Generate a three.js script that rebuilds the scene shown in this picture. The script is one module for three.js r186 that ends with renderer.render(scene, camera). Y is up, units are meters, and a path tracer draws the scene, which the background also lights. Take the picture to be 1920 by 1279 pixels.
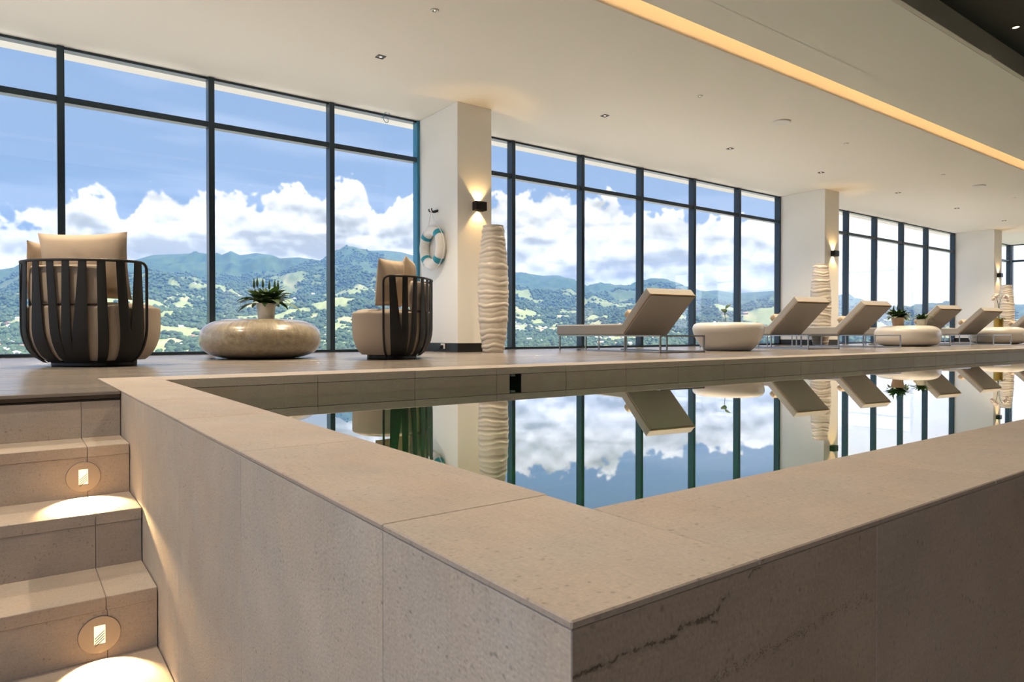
import * as THREE from 'three';
import { ConvexGeometry } from 'three/addons/geometries/ConvexGeometry.js';
import { mergeGeometries, mergeVertices } from 'three/addons/utils/BufferGeometryUtils.js';
import { RectAreaLightUniformsLib } from 'three/addons/lights/RectAreaLightUniformsLib.js';
import { createNoise2D, createNoise3D, createNoise4D } from 'simplex-noise';

// ------------------------------------------------------------------ camera, sky, sun, exposure
const scene = new THREE.Scene();
const renderer = new THREE.WebGLRenderer({ antialias: true });
renderer.toneMapping = THREE.LinearToneMapping;
renderer.toneMappingExposure = 1.15;
renderer.shadowMap.enabled = true;
RectAreaLightUniformsLib.init();

const FOCAL = 1275, FRAME_W = 1920, FRAME_H = 1279;                      // focal length in pixels of the 1920 x 1279 frame
const YAW = THREE.MathUtils.degToRad(36.398), PITCH = THREE.MathUtils.degToRad(0.6066), EYE = 0.24;
const camera = new THREE.PerspectiveCamera(2 * Math.atan(FRAME_H / 2 / FOCAL) * 180 / Math.PI, FRAME_W / FRAME_H, 0.05, 30000);
camera.position.set(0, EYE, 0);
camera.rotation.order = 'YXZ';
camera.rotation.set(-PITCH, -YAW, 0);
scene.add(camera);

const SKY_LEVEL = 1.55, SKY_RANGE = 3.4, SUN_LEVEL = 9.5;          // the sky texture holds radiance / SKY_RANGE
const sun = new THREE.DirectionalLight(new THREE.Color(1, 0.95, 0.86), SUN_LEVEL);
sun.position.set(360, 900, 250);
sun.target.position.set(0, 0, 0);
sun.castShadow = true;
sun.shadow.mapSize.set(4096, 4096);
Object.assign(sun.shadow.camera, { left: -60, right: 60, top: 60, bottom: -60, near: 1, far: 2000 });
scene.add(sun, sun.target);
scene.fog = new THREE.FogExp2(new THREE.Color(0.24, 0.48, 1.0), 0.0001);

// ------------------------------------------------------------------ small tools
const V3 = (x, y, z) => new THREE.Vector3(x, y, z);
const lerp = THREE.MathUtils.lerp, clamp = THREE.MathUtils.clamp, smooth = THREE.MathUtils.smoothstep;
function seeded(s) { return () => { s = (s + 0x6d2b79f5) | 0; let t = Math.imul(s ^ (s >>> 15), 1 | s); t = (t + Math.imul(t ^ (t >>> 7), 61 | t)) ^ t; return ((t ^ (t >>> 14)) >>> 0) / 4294967296; }; }
const N2 = createNoise2D(seeded(11)), N3 = createNoise3D(seeded(12)), N4 = createNoise4D(seeded(13));
function fbm2(x, y, o = 5) { let s = 0, a = 0.5; for (let i = 0; i < o; i++) { s += a * N2(x, y); x = x * 2.03 + 17.1; y = y * 2.03 - 9.7; a *= 0.5; } return s; }
const tau = Math.PI * 2;
// noise that repeats over the unit square, f cycles of detail each way
const tile = (u, v, fu, fv, s) => N4(Math.cos(u * tau) * fu / tau + s, Math.sin(u * tau) * fu / tau, Math.cos(v * tau) * fv / tau, Math.sin(v * tau) * fv / tau + s);

// ------------------------------------------------------------------ the sky: air and clouds
const CLOUD_TOPS = [-0.52, 8.33, 0.35, 8.56, 1.24, 8.73, 2.45, 9.04, 3.39, 9.72, 4.03, 10.34, 5.0, 10.67, 5.82, 10.23, 6.32, 9.27, 6.85, 8.44, 7.33, 8.98, 7.75, 9.9, 8.38, 10.72, 9.62, 11.14, 10.7, 10.93, 12.36, 10.84, 13.87, 11.28, 14.64, 11.46, 15.62, 11.17, 16.12, 10.56, 16.6, 11.24, 17.8, 11.77, 19.02, 12.18, 19.51, 11.76, 20.67, 12.07, 22.34, 12.49, 23.19, 12.62, 23.9, 12.4, 24.4, 11.5, 24.7, 10.3, 25.2, 10.1, 25.98, 10.65, 27.5, 11.37, 28.38, 11.56, 31.48, 12.06, 34.83, 11.92, 36.4, 11.76, 37.74, 12.1, 38.59, 12.31, 39.98, 12.08, 41.54, 11.2, 42.65, 11.48, 43.62, 12.18, 44.42, 11.99, 45.29, 11.11, 47.04, 10.46, 48.33, 10.24, 49.61, 10.28, 50.88, 9.85, 51.93, 9.59, 52.96, 10.12, 54.6, 9.7, 56.2, 9.45, 57.58, 9.2, 61.55, 11.5, 65.12, 12.6, 68.46, 13.0, 73, 12.8];
function lookup(list, x) {
  if (x <= list[0]) return list[1];
  for (let i = 2; i < list.length; i += 2) if (x <= list[i]) return lerp(list[i - 1], list[i + 1], (x - list[i - 2]) / (list[i] - list[i - 2]));
  return list[list.length - 1];
}
function cloudTop(az) {
  const far = 10.6 + 2.6 * N2(Math.cos(az * tau / 360) * 5, Math.sin(az * tau / 360) * 5 + 4) + 1.2 * N2(Math.cos(az * tau / 360) * 19, Math.sin(az * tau / 360) * 19);
  const w = smooth(az, -6, -0.5) * (1 - smooth(az, 72, 80));
  return w > 0 ? lerp(far, lookup(CLOUD_TOPS, az), w) : far;
}
function puff(x, y, z) { let s = 0, a = 0.5; for (let i = 0; i < 5; i++) { s += a * (1 - Math.abs(N3(x, y, z)) * 1.7); x = x * 2.1 + 5.2; y = y * 2.1 + 1.3; z = z * 2.1 + 2.7; a *= 0.52; } return s; }
function fbm3(x, y, z, o = 4) { let s = 0, a = 0.5; for (let i = 0; i < o; i++) { s += a * N3(x, y, z); x = x * 2.05 + 3.1; y = y * 2.05 + 7.7; z = z * 2.05 - 1.9; a *= 0.5; } return s; }
{
  const sunDir = sun.position.clone().normalize();
  const W = 4096, H = 2048, data = new Uint8Array(W * H * 4), toByte = (v) => { v = Math.min(1, Math.max(0, v)); return Math.round(255 * (v <= 0.0031308 ? v * 12.92 : 1.055 * Math.pow(v, 1 / 2.4) - 0.055)); };
  const tops = new Float32Array(W), azs = new Float32Array(W);
  for (let c = 0; c < W; c++) {
    const phi = ((c + 0.5) / W - 0.5) * tau;                     // atan2(z, x) of the direction
    let az = Math.atan2(Math.cos(phi), -Math.sin(phi)) * 360 / tau; azs[c] = az; tops[c] = cloudTop(az);
  }
  for (let r = 0; r < H; r++) {
    const el = ((r + 0.5) / H - 0.5) * 180;
    const e = Math.max(0, el), k = 1 - Math.exp(-e / 22);
    const air = [lerp(0.31, 0.07, k), lerp(0.385, 0.17, k), lerp(0.45, 0.37, k)];
    for (let c = 0; c < W; c++) {
      let R = air[0], G = air[1], B = air[2];
      if (el > -1) {
        const az = azs[c], a = az * tau / 360, cx = Math.cos(a) * 57.3, cz = Math.sin(a) * 57.3;
        // cumulus bank along the horizon
        if (el < 20) {
          const b = puff(cx * 0.24, cz * 0.24, el * 0.26);
          const d = tops[c] - el + (b - 0.55) * 1.7 - 0.25;
          const al = smooth(d, -0.10, 0.26);
          if (al > 0) {
            const lump = fbm3(cx * 0.16, cz * 0.16, el * 0.22, 4), above = fbm3(cx * 0.16, cz * 0.16, (el + 0.8) * 0.22, 4);
            const layer = fbm3(cx * 0.06, cz * 0.06, el * 0.38 + 9, 5);
            let lit = 0.86 + (lump - above) * 0.75 + (b - 0.55) * 0.28 + 0.12 * (1 - smooth(d, 0.1, 2.2));
            lit -= smooth(d, 0.4, 3.5) * 0.50 * smooth(layer, -0.22, 0.42) + smooth(d, 4, 9) * 0.06;
            lit = clamp(lerp(lit, 1.2, 0.85 * smooth(az, 56, 63) * (1 - smooth(az, 120, 150))), 0.40, 1.4) * lerp(1.28, 1.0, smooth(el, 3, 12));
            R = lerp(R, lit, al); G = lerp(G, lit * 0.95, al); B = lerp(B, lit * lerp(0.72, 0.86, smooth(lit, 0.45, 0.95)), al);
          }
        }
        // thin veils and scattered fair-weather clouds higher up, all round
        const s = Math.max(0.12, Math.sin(el * tau / 360)), px = Math.sin(a) / s, pz = Math.cos(a) / s, f = smooth(el, 17, 30);
        if (f > 0) {
          const m = fbm2(px * 1.3 + 3, pz * 1.3 - 8, 5), al = f * 0.9 * smooth(m, -0.02, 0.34);
          R = lerp(R, 1.02, al); G = lerp(G, 1.02, al); B = lerp(B, 1.03, al);
          // the bright air round the sun
          const cs = Math.sin(el * tau / 360) * sunDir.y + Math.cos(el * tau / 360) * (Math.sin(a) * sunDir.x - Math.cos(a) * sunDir.z), glow = 2.2 * Math.exp(-(1 - cs) / 0.13);
          R += glow; G += glow * 0.98; B += glow * 0.94;
        }
        const veil = 0.13 * smooth(fbm3(cx * 0.03, cz * 0.03, el * 0.22, 4), 0.0, 0.5) * (1 - smooth(el, 30, 60));
        R = lerp(R, 0.9, veil); G = lerp(G, 0.93, veil); B = lerp(B, 0.97, veil);
      } else { R = 0.20; G = 0.24; B = 0.20; }
      const o = (r * W + c) * 4;
      data[o] = toByte(R / SKY_RANGE); data[o + 1] = toByte(G / SKY_RANGE); data[o + 2] = toByte(B / SKY_RANGE); data[o + 3] = 255;
    }
  }
  const t = new THREE.DataTexture(data, W, H, THREE.RGBAFormat);
  t.mapping = THREE.EquirectangularReflectionMapping; t.colorSpace = THREE.SRGBColorSpace; t.magFilter = THREE.LinearFilter; t.needsUpdate = true;
  scene.background = t; scene.environment = t; scene.backgroundIntensity = scene.environmentIntensity = SKY_LEVEL * SKY_RANGE;
}

// ------------------------------------------------------------------ textures and materials
function texture(w, h, size, fn, srgb = true) {
  const d = new Uint8Array(w * h * 4);
  for (let y = 0, o = 0; y < h; y++) for (let x = 0; x < w; x++, o += 4) {
    const c = fn((x + 0.5) / w, (y + 0.5) / h);
    d[o] = clamp(c[0] * 255, 0, 255); d[o + 1] = clamp(c[1] * 255, 0, 255); d[o + 2] = clamp(c[2] * 255, 0, 255); d[o + 3] = 255;
  }
  const t = new THREE.DataTexture(d, w, h, THREE.RGBAFormat);
  t.wrapS = t.wrapT = THREE.RepeatWrapping; t.magFilter = THREE.LinearFilter; t.minFilter = THREE.LinearMipmapLinearFilter; t.generateMipmaps = true;
  if (srgb) t.colorSpace = THREE.SRGBColorSpace;
  t.repeat.set(1 / size[0], 1 / size[1]); t.needsUpdate = true;
  return t;
}
const grey = (v) => [v, v, v];
// speckled sandstone, pitted, with faint streaks
const stoneField = (u, v) => {
  const m = tile(u, v, 4, 5, 1) * 0.6 + tile(u, v, 11, 13, 2) * 0.4, s = tile(u, v, 190, 150, 3), p = tile(u, v, 95, 70, 4), q = tile(u, v, 300, 300, 5), st = tile(u, v, 16, 190, 7), patch = smooth(tile(u, v, 9, 12, 8), -0.3, 0.6);
  return 0.86 + 0.045 * m + 0.04 * s + 0.03 * q + 0.022 * st - (0.05 + 0.13 * patch) * smooth(p + 0.45 * s, 0.42, 0.95);
};
const stoneMap = texture(1024, 1024, [1.1, 1.1], (u, v) => { const k = stoneField(u, v), w = tile(u, v, 6, 7, 6) * 0.016; return [k + w, k, k - w]; });
const stoneBump = texture(1024, 1024, [1.1, 1.1], (u, v) => grey(0.5 + 0.22 * tile(u, v, 190, 150, 3) - 0.3 * smooth(tile(u, v, 95, 70, 4), 0.3, 0.9)), false);
// the same stone with dark mineral seams running up across it
const toLine = (pts, x, y) => { let best = 1; for (let i = 1; i < pts.length; i++) { const [ax, ay] = pts[i - 1], [bx, by] = pts[i], t = clamp(((x - ax) * (bx - ax) + (y - ay) * (by - ay)) / ((bx - ax) ** 2 + (by - ay) ** 2), 0, 1); best = Math.min(best, Math.hypot(x - lerp(ax, bx, t), y - lerp(ay, by, t))); } return best; };
const crack = [[0, -0.049], [0.02, -0.047], [0.046, -0.048], [0.06, -0.045], [0.079, -0.046], [0.094, -0.045], [0.111, -0.048], [0.134, -0.047], [0.138, -0.041], [0.155, -0.041], [0.181, -0.041], [0.196, -0.039], [0.202, -0.031], [0.215, -0.027]], crackB = [[0.155, -0.042], [0.181, -0.044], [0.196, -0.051]], crackC = [[0.248, -0.016], [0.256, -0.011], [0.269, -0.008], [0.274, -0.005]];
const band = [[0.18, -0.112], [0.20, -0.106], [0.228, -0.106], [0.27, -0.103], [0.306, -0.103], [0.354, -0.102], [0.405, -0.096], [0.461, -0.095], [0.53, -0.097]];
const veinMap = texture(1280, 1024, [0.6, 0.48], (u, v) => {
  const x = u * 0.6, y = v * 0.48 - 0.48, wob = 0.0016 * N2(x * 160, y * 160) + 0.0008 * N2(x * 420, y * 420);
  let k = stoneField((x / 1.1) % 1, ((y / 1.1) % 1 + 1) % 1);
  const d = Math.min(toLine(crack, x, y + wob), toLine(crackB, x, y + wob) * 1.6, toLine(crackC, x, y + wob) * 1.8);
  k -= 0.30 * smooth(N2(x * 60, y * 90 + 5), -0.75, 0.1) * (1 - smooth(d, 0.0004, 0.0022)) + 0.06 * (1 - smooth(d, 0.001, 0.007));
  const e = toLine(band, x, y + 0.002 * N2(x * 40, y * 40));
  k -= 0.22 * (1 - smooth(e, 0.001, 0.010)) * smooth(N2(x * 230, y * 330) + 0.6 * N2(x * 60, y * 60), 0.05, 0.7);
  return [k, k * 0.985, k * 0.97];
});
const plankMap = texture(1024, 512, [2.4, 1.2], (u, v) => {
  const g = tile(u, v, 9, 130, 31), g2 = tile(u, v, 3, 40, 32), c = tile(u, v, 4, 6, 33), k = 0.82 + 0.07 * g + 0.05 * g2 + 0.05 * c;
  return [k + 0.01 * c, k, k - 0.012 * c];
});
const fabricMap = texture(512, 512, [0.12, 0.12], (u, v) => { const w = Math.sin(u * tau * 48) * Math.sin(v * tau * 48), n = tile(u, v, 40, 40, 41); const k = 0.88 + 0.06 * w + 0.05 * n; return [k, k, k]; });
const fabricBump = texture(512, 512, [0.12, 0.12], (u, v) => grey(0.5 + 0.3 * Math.sin(u * tau * 48) * Math.sin(v * tau * 48) + 0.15 * tile(u, v, 40, 40, 41)), false);
const pearlMap = texture(512, 512, [0.5, 0.5], (u, v) => { const m = tile(u, v, 6, 6, 51), n = tile(u, v, 22, 22, 52), k = 0.8 + 0.09 * m + 0.09 * n; return [k, k * 0.99 + 0.012 * m, k * 0.96]; });
const plasterBump = texture(512, 512, [0.9, 0.9], (u, v) => grey(0.5 + 0.3 * tile(u, v, 60, 60, 61) + 0.15 * tile(u, v, 9, 9, 62)), false);

const rgb = (r, g, b) => new THREE.Color().setRGB(r, g, b);
const std = (color, o = {}) => new THREE.MeshStandardMaterial({ color, roughness: 0.6, ...o });
const phys = (color, o = {}) => new THREE.MeshPhysicalMaterial({ color, roughness: 0.6, ...o });
const M = {
  stone: std(rgb(0.62, 0.535, 0.46), { map: stoneMap, bumpMap: stoneBump, bumpScale: 0.0009, roughness: 0.62 }),
  stoneB: std(rgb(0.60, 0.515, 0.445), { map: stoneMap, bumpMap: stoneBump, bumpScale: 0.0009, roughness: 0.62 }),
  cladding: std(rgb(0.75, 0.68, 0.595), { map: stoneMap, bumpMap: stoneBump, bumpScale: 0.0012, roughness: 0.6 }),  // same stone made lighter; daylight on the end wall put into the colour
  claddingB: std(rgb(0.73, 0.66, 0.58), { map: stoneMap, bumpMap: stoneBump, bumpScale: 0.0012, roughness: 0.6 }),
  vein: std(rgb(0.58, 0.50, 0.425), { map: veinMap, bumpMap: stoneBump, bumpScale: 0.0009, roughness: 0.6 }),
  poolStone: std(rgb(0.52, 0.45, 0.37), { map: stoneMap, roughness: 0.5 }),
  basin: std(rgb(0.62, 0.585, 0.52), { map: stoneMap, roughness: 0.7 }),
  plank: std(rgb(0.40, 0.35, 0.31), { map: plankMap, roughness: 0.25 }),
  plankB: std(rgb(0.355, 0.31, 0.275), { map: plankMap, roughness: 0.25 }),
  nosing: std(rgb(0.16, 0.12, 0.085), { map: plankMap, roughness: 0.4 }),
  grout: std(rgb(0.20, 0.17, 0.14), { roughness: 0.9 }),
  white: std(rgb(0.86, 0.85, 0.82), { roughness: 0.8, bumpMap: plasterBump, bumpScale: 0.0006 }),
  ceiling: std(rgb(0.80, 0.77, 0.70), { roughness: 0.85, bumpMap: plasterBump, bumpScale: 0.0008 }),
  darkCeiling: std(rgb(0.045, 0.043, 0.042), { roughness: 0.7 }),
  fascia: std(rgb(0.62, 0.58, 0.51), { roughness: 0.7 }),
  backWall: std(rgb(0.36, 0.27, 0.19), { roughness: 0.7, map: plankMap }),
  frame: std(rgb(0.035, 0.055, 0.075), { roughness: 0.28, metalness: 0.5 }),
  jamb: std(rgb(0.04, 0.22, 0.34), { roughness: 0.3, metalness: 0.3 }),  // mirrored sky on the end jamb put into the colour; cord shares it
  skirting: std(rgb(0.014, 0.014, 0.012), { roughness: 0.4 }),
  pane: phys(0xffffff, { transmission: 1, thickness: 0, roughness: 0, ior: 1.5 }),
  water: phys(0xffffff, { transmission: 1, thickness: 1, roughness: 0, ior: 1.6, clearcoat: 1, clearcoatRoughness: 0, attenuationColor: rgb(0.30, 0.84, 0.52), attenuationDistance: 1.2 }),
  black: std(rgb(0.012, 0.010, 0.009), { roughness: 0.45 }),
  strap: std(rgb(0.008, 0.007, 0.006), { roughness: 0.6, bumpMap: fabricBump, bumpScale: 0.0004 }),
  fabric: std(rgb(0.58, 0.485, 0.39), { map: fabricMap, bumpMap: fabricBump, bumpScale: 0.0006, roughness: 0.95 }),
  pillow: std(rgb(0.75, 0.60, 0.455), { map: fabricMap, bumpMap: fabricBump, bumpScale: 0.0006, roughness: 0.95 }),
  sling: std(rgb(0.58, 0.55, 0.51), { map: fabricMap, bumpMap: fabricBump, bumpScale: 0.0005, roughness: 0.9 }),
  slingBack: std(rgb(0.56, 0.525, 0.48), { map: fabricMap, bumpMap: fabricBump, bumpScale: 0.0005, roughness: 0.9 }),
  warmTrim: std(rgb(0.5, 0.36, 0.22), { roughness: 0.8 }),
  steel: std(rgb(0.45, 0.46, 0.48), { roughness: 0.3, metalness: 0.9 }),
  pearl: phys(rgb(0.47, 0.41, 0.32), { map: pearlMap, roughness: 0.32, clearcoat: 0.8, clearcoatRoughness: 0.12 }),
  shell: phys(rgb(0.72, 0.685, 0.64), { roughness: 0.35, clearcoat: 0.7, clearcoatRoughness: 0.12 }),
  vase: phys(rgb(0.60, 0.54, 0.465), { roughness: 0.42, clearcoat: 0.25, clearcoatRoughness: 0.3 }),
  lampPlate: std(rgb(0.50, 0.42, 0.34), { roughness: 0.45, metalness: 0.2 }),
  ceramic: phys(rgb(0.70, 0.66, 0.58), { roughness: 0.4, clearcoat: 0.3 }),
  clay: std(rgb(0.62, 0.42, 0.28), { roughness: 0.7 }),
  brass: std(rgb(0.50, 0.33, 0.08), { roughness: 0.35, metalness: 0.8 }),
  soil: std(rgb(0.03, 0.02, 0.012), { roughness: 1 }),
  leaf: phys(rgb(0.035, 0.085, 0.018), { roughness: 0.5, transmission: 0.25, thickness: 0 }),
  leafLight: phys(rgb(0.10, 0.19, 0.03), { roughness: 0.5, transmission: 0.35, thickness: 0 }),
  petal: phys(rgb(0.80, 0.70, 0.66), { roughness: 0.7, transmission: 0.3, thickness: 0 }),
  glass: phys(0xffffff, { transmission: 1, thickness: 0, roughness: 0.02, ior: 1.5 }),
  ring: std(rgb(0.80, 0.78, 0.74), { roughness: 0.55 }),
  ringBand: std(rgb(0.02, 0.30, 0.42), { roughness: 0.5 }),
  plastic: std(rgb(0.75, 0.74, 0.70), { roughness: 0.5 }),
  concrete: std(rgb(0.80, 0.785, 0.75), { roughness: 0.9, map: stoneMap }),
  glowWarm: std(rgb(0.8, 0.7, 0.5), { emissive: rgb(1.0, 0.72, 0.36), emissiveIntensity: 3 }),
  glowStep: std(rgb(0.8, 0.7, 0.5), { emissive: rgb(1.0, 0.80, 0.48), emissiveIntensity: 1.4 }),
  glowCove: std(rgb(0.8, 0.7, 0.5), { emissive: rgb(1.0, 0.66, 0.28), emissiveIntensity: 3 }),
  glowSpot: std(rgb(0.8, 0.7, 0.6), { emissive: rgb(1.0, 0.80, 0.60), emissiveIntensity: 1.4 }),
};

// ------------------------------------------------------------------ builders
const taken = new Map();
function numbered(name) { const n = taken.get(name) ?? 0; taken.set(name, n + 1); return n ? `${name}_${String(n).padStart(3, '0')}` : name; }
function tag(o, label, category, group, kind) { if (label) o.userData.label = label; if (category) o.userData.category = category; if (group) o.userData.group = group; if (kind) o.userData.kind = kind; return o; }
function mesh(name, geometry, material, parent = scene) {
  const m = new THREE.Mesh(geometry, material);
  m.name = parent === scene ? numbered(name) : name; m.castShadow = m.receiveShadow = true; parent.add(m);
  return m;
}
function thing(name, label, category, [x, y, z] = [0, 0, 0], turn = 0, group) { const g = new THREE.Group(); g.name = numbered(name); g.position.set(x, y, z); g.rotation.y = turn; scene.add(g); return tag(g, label, category, group); }
function setting(name, label, category) { const g = new THREE.Group(); g.name = name; scene.add(g); return tag(g, label, category, null, 'structure'); }
// uv in metres from the dominant direction of each face
function boxUV(g, ox = 0, oy = 0, swap = false) {
  if (g.index) g = g.toNonIndexed();
  const p = g.attributes.position, n = g.attributes.normal, uv = new Float32Array(p.count * 2);
  for (let i = 0; i < p.count; i += 3) {
    const ax = Math.abs(n.getX(i)) + Math.abs(n.getX(i + 1)) + Math.abs(n.getX(i + 2)), ay = Math.abs(n.getY(i)) + Math.abs(n.getY(i + 1)) + Math.abs(n.getY(i + 2)), az = Math.abs(n.getZ(i)) + Math.abs(n.getZ(i + 1)) + Math.abs(n.getZ(i + 2));
    for (let k = i; k < i + 3; k++) {
      let u, v;
      if (ay >= ax && ay >= az) { u = p.getX(k); v = p.getZ(k); } else if (ax >= az) { u = p.getZ(k); v = p.getY(k); } else { u = p.getX(k); v = p.getY(k); }
      if (swap) [u, v] = [v, u];
      uv[k * 2] = u + ox; uv[k * 2 + 1] = v + oy;
    }
  }
  g.setAttribute('uv', new THREE.BufferAttribute(uv, 2));
  return g;
}
function chamferBox(w, h, d, c) {
  c = Math.min(c, w / 3, h / 3, d / 3);
  const pts = [], X = w / 2, Y = h / 2, Z = d / 2;
  for (const a of [-1, 1]) for (const b of [-1, 1]) for (const e of [-1, 1]) pts.push(V3(a * X, b * (Y - c), e * (Z - c)), V3(a * (X - c), b * Y, e * (Z - c)), V3(a * (X - c), b * (Y - c), e * Z));
  return new ConvexGeometry(pts);
}
const boxes = new Map();
let variant = 0;
// a chamfered block between two corners; look-alike blocks share geometry in a few grain variants
function block(name, a, b, material, parent, c = 0.004, swap = false) {
  const w = b[0] - a[0], h = b[1] - a[1], d = b[2] - a[2], v = variant++ % 5, key = [w, h, d, c].map((x) => x.toFixed(4)).join() + v + swap;
  if (!boxes.has(key)) boxes.set(key, boxUV(chamferBox(w, h, d, c), v * 0.37 + w * 3.1, v * 0.53 + d * 2.3, swap));
  const m = mesh(name, boxes.get(key), material, parent);
  m.position.set((a[0] + b[0]) / 2, (a[1] + b[1]) / 2, (a[2] + b[2]) / 2);
  return m;
}
function tube(points, r, seg = 8, closed = false, steps) { return new THREE.TubeGeometry(points.length > 2 ? new THREE.CatmullRomCurve3(points, closed, 'centripetal') : new THREE.LineCurve3(points[0], points[1]), steps ?? Math.max(1, (points.length - 1) * 6), r, seg, closed); }
function bar(a, b, t) {                                              // a square bar between two points
  const d = b.clone().sub(a), g = new THREE.BoxGeometry(t, t, d.length());
  g.applyQuaternion(new THREE.Quaternion().setFromUnitVectors(V3(0, 0, 1), d.clone().normalize()));
  g.translate((a.x + b.x) / 2, (a.y + b.y) / 2, (a.z + b.z) / 2);
  return g;
}
function grid(nu, nv, at, closeU = false) {                          // a sheet of (nu+1) x (nv+1) points
  const p = [], uv = [], ix = [];
  for (let j = 0; j <= nv; j++) for (let i = 0; i <= nu; i++) { const q = at(i / nu, j / nv); p.push(q[0], q[1], q[2]); uv.push(q[3] ?? i / nu, q[4] ?? j / nv); }
  for (let j = 0; j < nv; j++) for (let i = 0; i < nu; i++) { const a = j * (nu + 1) + i, b = a + 1, c = a + nu + 1, d = c + 1; ix.push(a, b, d, a, d, c); }
  let g = new THREE.BufferGeometry();
  g.setAttribute('position', new THREE.Float32BufferAttribute(p, 3)); g.setAttribute('uv', new THREE.Float32BufferAttribute(uv, 2)); g.setIndex(ix);
  g.computeVertexNormals();
  if (closeU) { const n = g.attributes.normal; for (let j = 0; j <= nv; j++) { const a = j * (nu + 1), b = a + nu; const v = V3(n.getX(a) + n.getX(b), n.getY(a) + n.getY(b), n.getZ(a) + n.getZ(b)).normalize(); n.setXYZ(a, v.x, v.y, v.z); n.setXYZ(b, v.x, v.y, v.z); } }
  return g;
}
const merge = (list) => mergeGeometries(list.map((g) => { g = g.index ? g.toNonIndexed() : g; for (const k of Object.keys(g.attributes)) if (!['position', 'normal', 'uv'].includes(k)) g.deleteAttribute(k); if (!g.attributes.uv) boxUV(g); return g; }));

// ------------------------------------------------------------------ the setting
const WALL_Z = -8.5, CEIL = 3.238, LEFT = -2.3, RIGHT = 27.2, BACK = 6.0, LOW = -1.14;
const PX = 0.375, PIX = 0.645, NZ = -0.425, NIZ = -0.685, FIZ = -3.94, FZ = -4.27, POOL_END = 25.2, WATER = -0.12, TILE = 0.65;

// deck of long wood-look planks
const floor = setting('floor', 'deck of grey-brown wood-look planks between the pool and the windows', 'floor');
block('bedding', [LEFT - 0.3, -0.35, WALL_Z - 0.2], [RIGHT + 0.3, -0.026, FZ], M.grout, floor, 0.002);
block('bedding', [LEFT - 0.3, -0.35, FZ], [PX - 0.03, -0.026, -3.33], M.grout, floor, 0.002);
block('bedding', [POOL_END + 0.3, -0.35, FZ], [RIGHT + 0.3, -0.026, NZ], M.grout, floor, 0.002);
{
  const rows = 21, w = (-FZ - 8.62 + 0) / -1 / rows, len = 2.9;
  const rnd = seeded(5);
  for (let r = 0; r < rows; r++) {
    const z1 = FZ - 0.002 - r * w, z0 = z1 - w + 0.004;
    for (let x = LEFT - (r % 3) * 0.95, k = 0; x < RIGHT; x += len, k++) {
      const a = Math.max(LEFT, x) + 0.002, b = Math.min(RIGHT, x + len) - 0.002;
      if (b - a > 0.05) block('plank', [a, -0.026, z0], [b, -(rnd() < 0.3 ? 0.0008 : 0), z1], rnd() < 0.5 ? M.plank : M.plankB, floor, 0.003);
    }
  }
  for (let r = 0; r < 4; r++) for (let x = LEFT - (r % 2) * 1.2; x < PX; x += len) {
    const a = Math.max(LEFT, x) + 0.002, b = Math.min(PX - 0.002, x + len) - 0.002, z1 = -3.305 - 0.05 - r * 0.23, z0 = z1 - 0.226;
    if (b - a > 0.05) block('plank', [a, -0.026, z0], [b, 0, z1], rnd() < 0.5 ? M.plank : M.plankB, floor, 0.003);
  }
  block('nosing', [LEFT, -0.016, -3.352], [PX - 0.002, 0, -3.298], M.plankB, floor, 0.003);
  block('nosing_strip', [LEFT, -0.031, -3.345], [PX - 0.002, -0.0165, -3.309], M.nosing, floor, 0.002);
  block('nosing_strip', [LEFT, -0.040, -3.345], [PX - 0.002, -0.032, -3.312], M.black, floor, 0.002);
}

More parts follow.
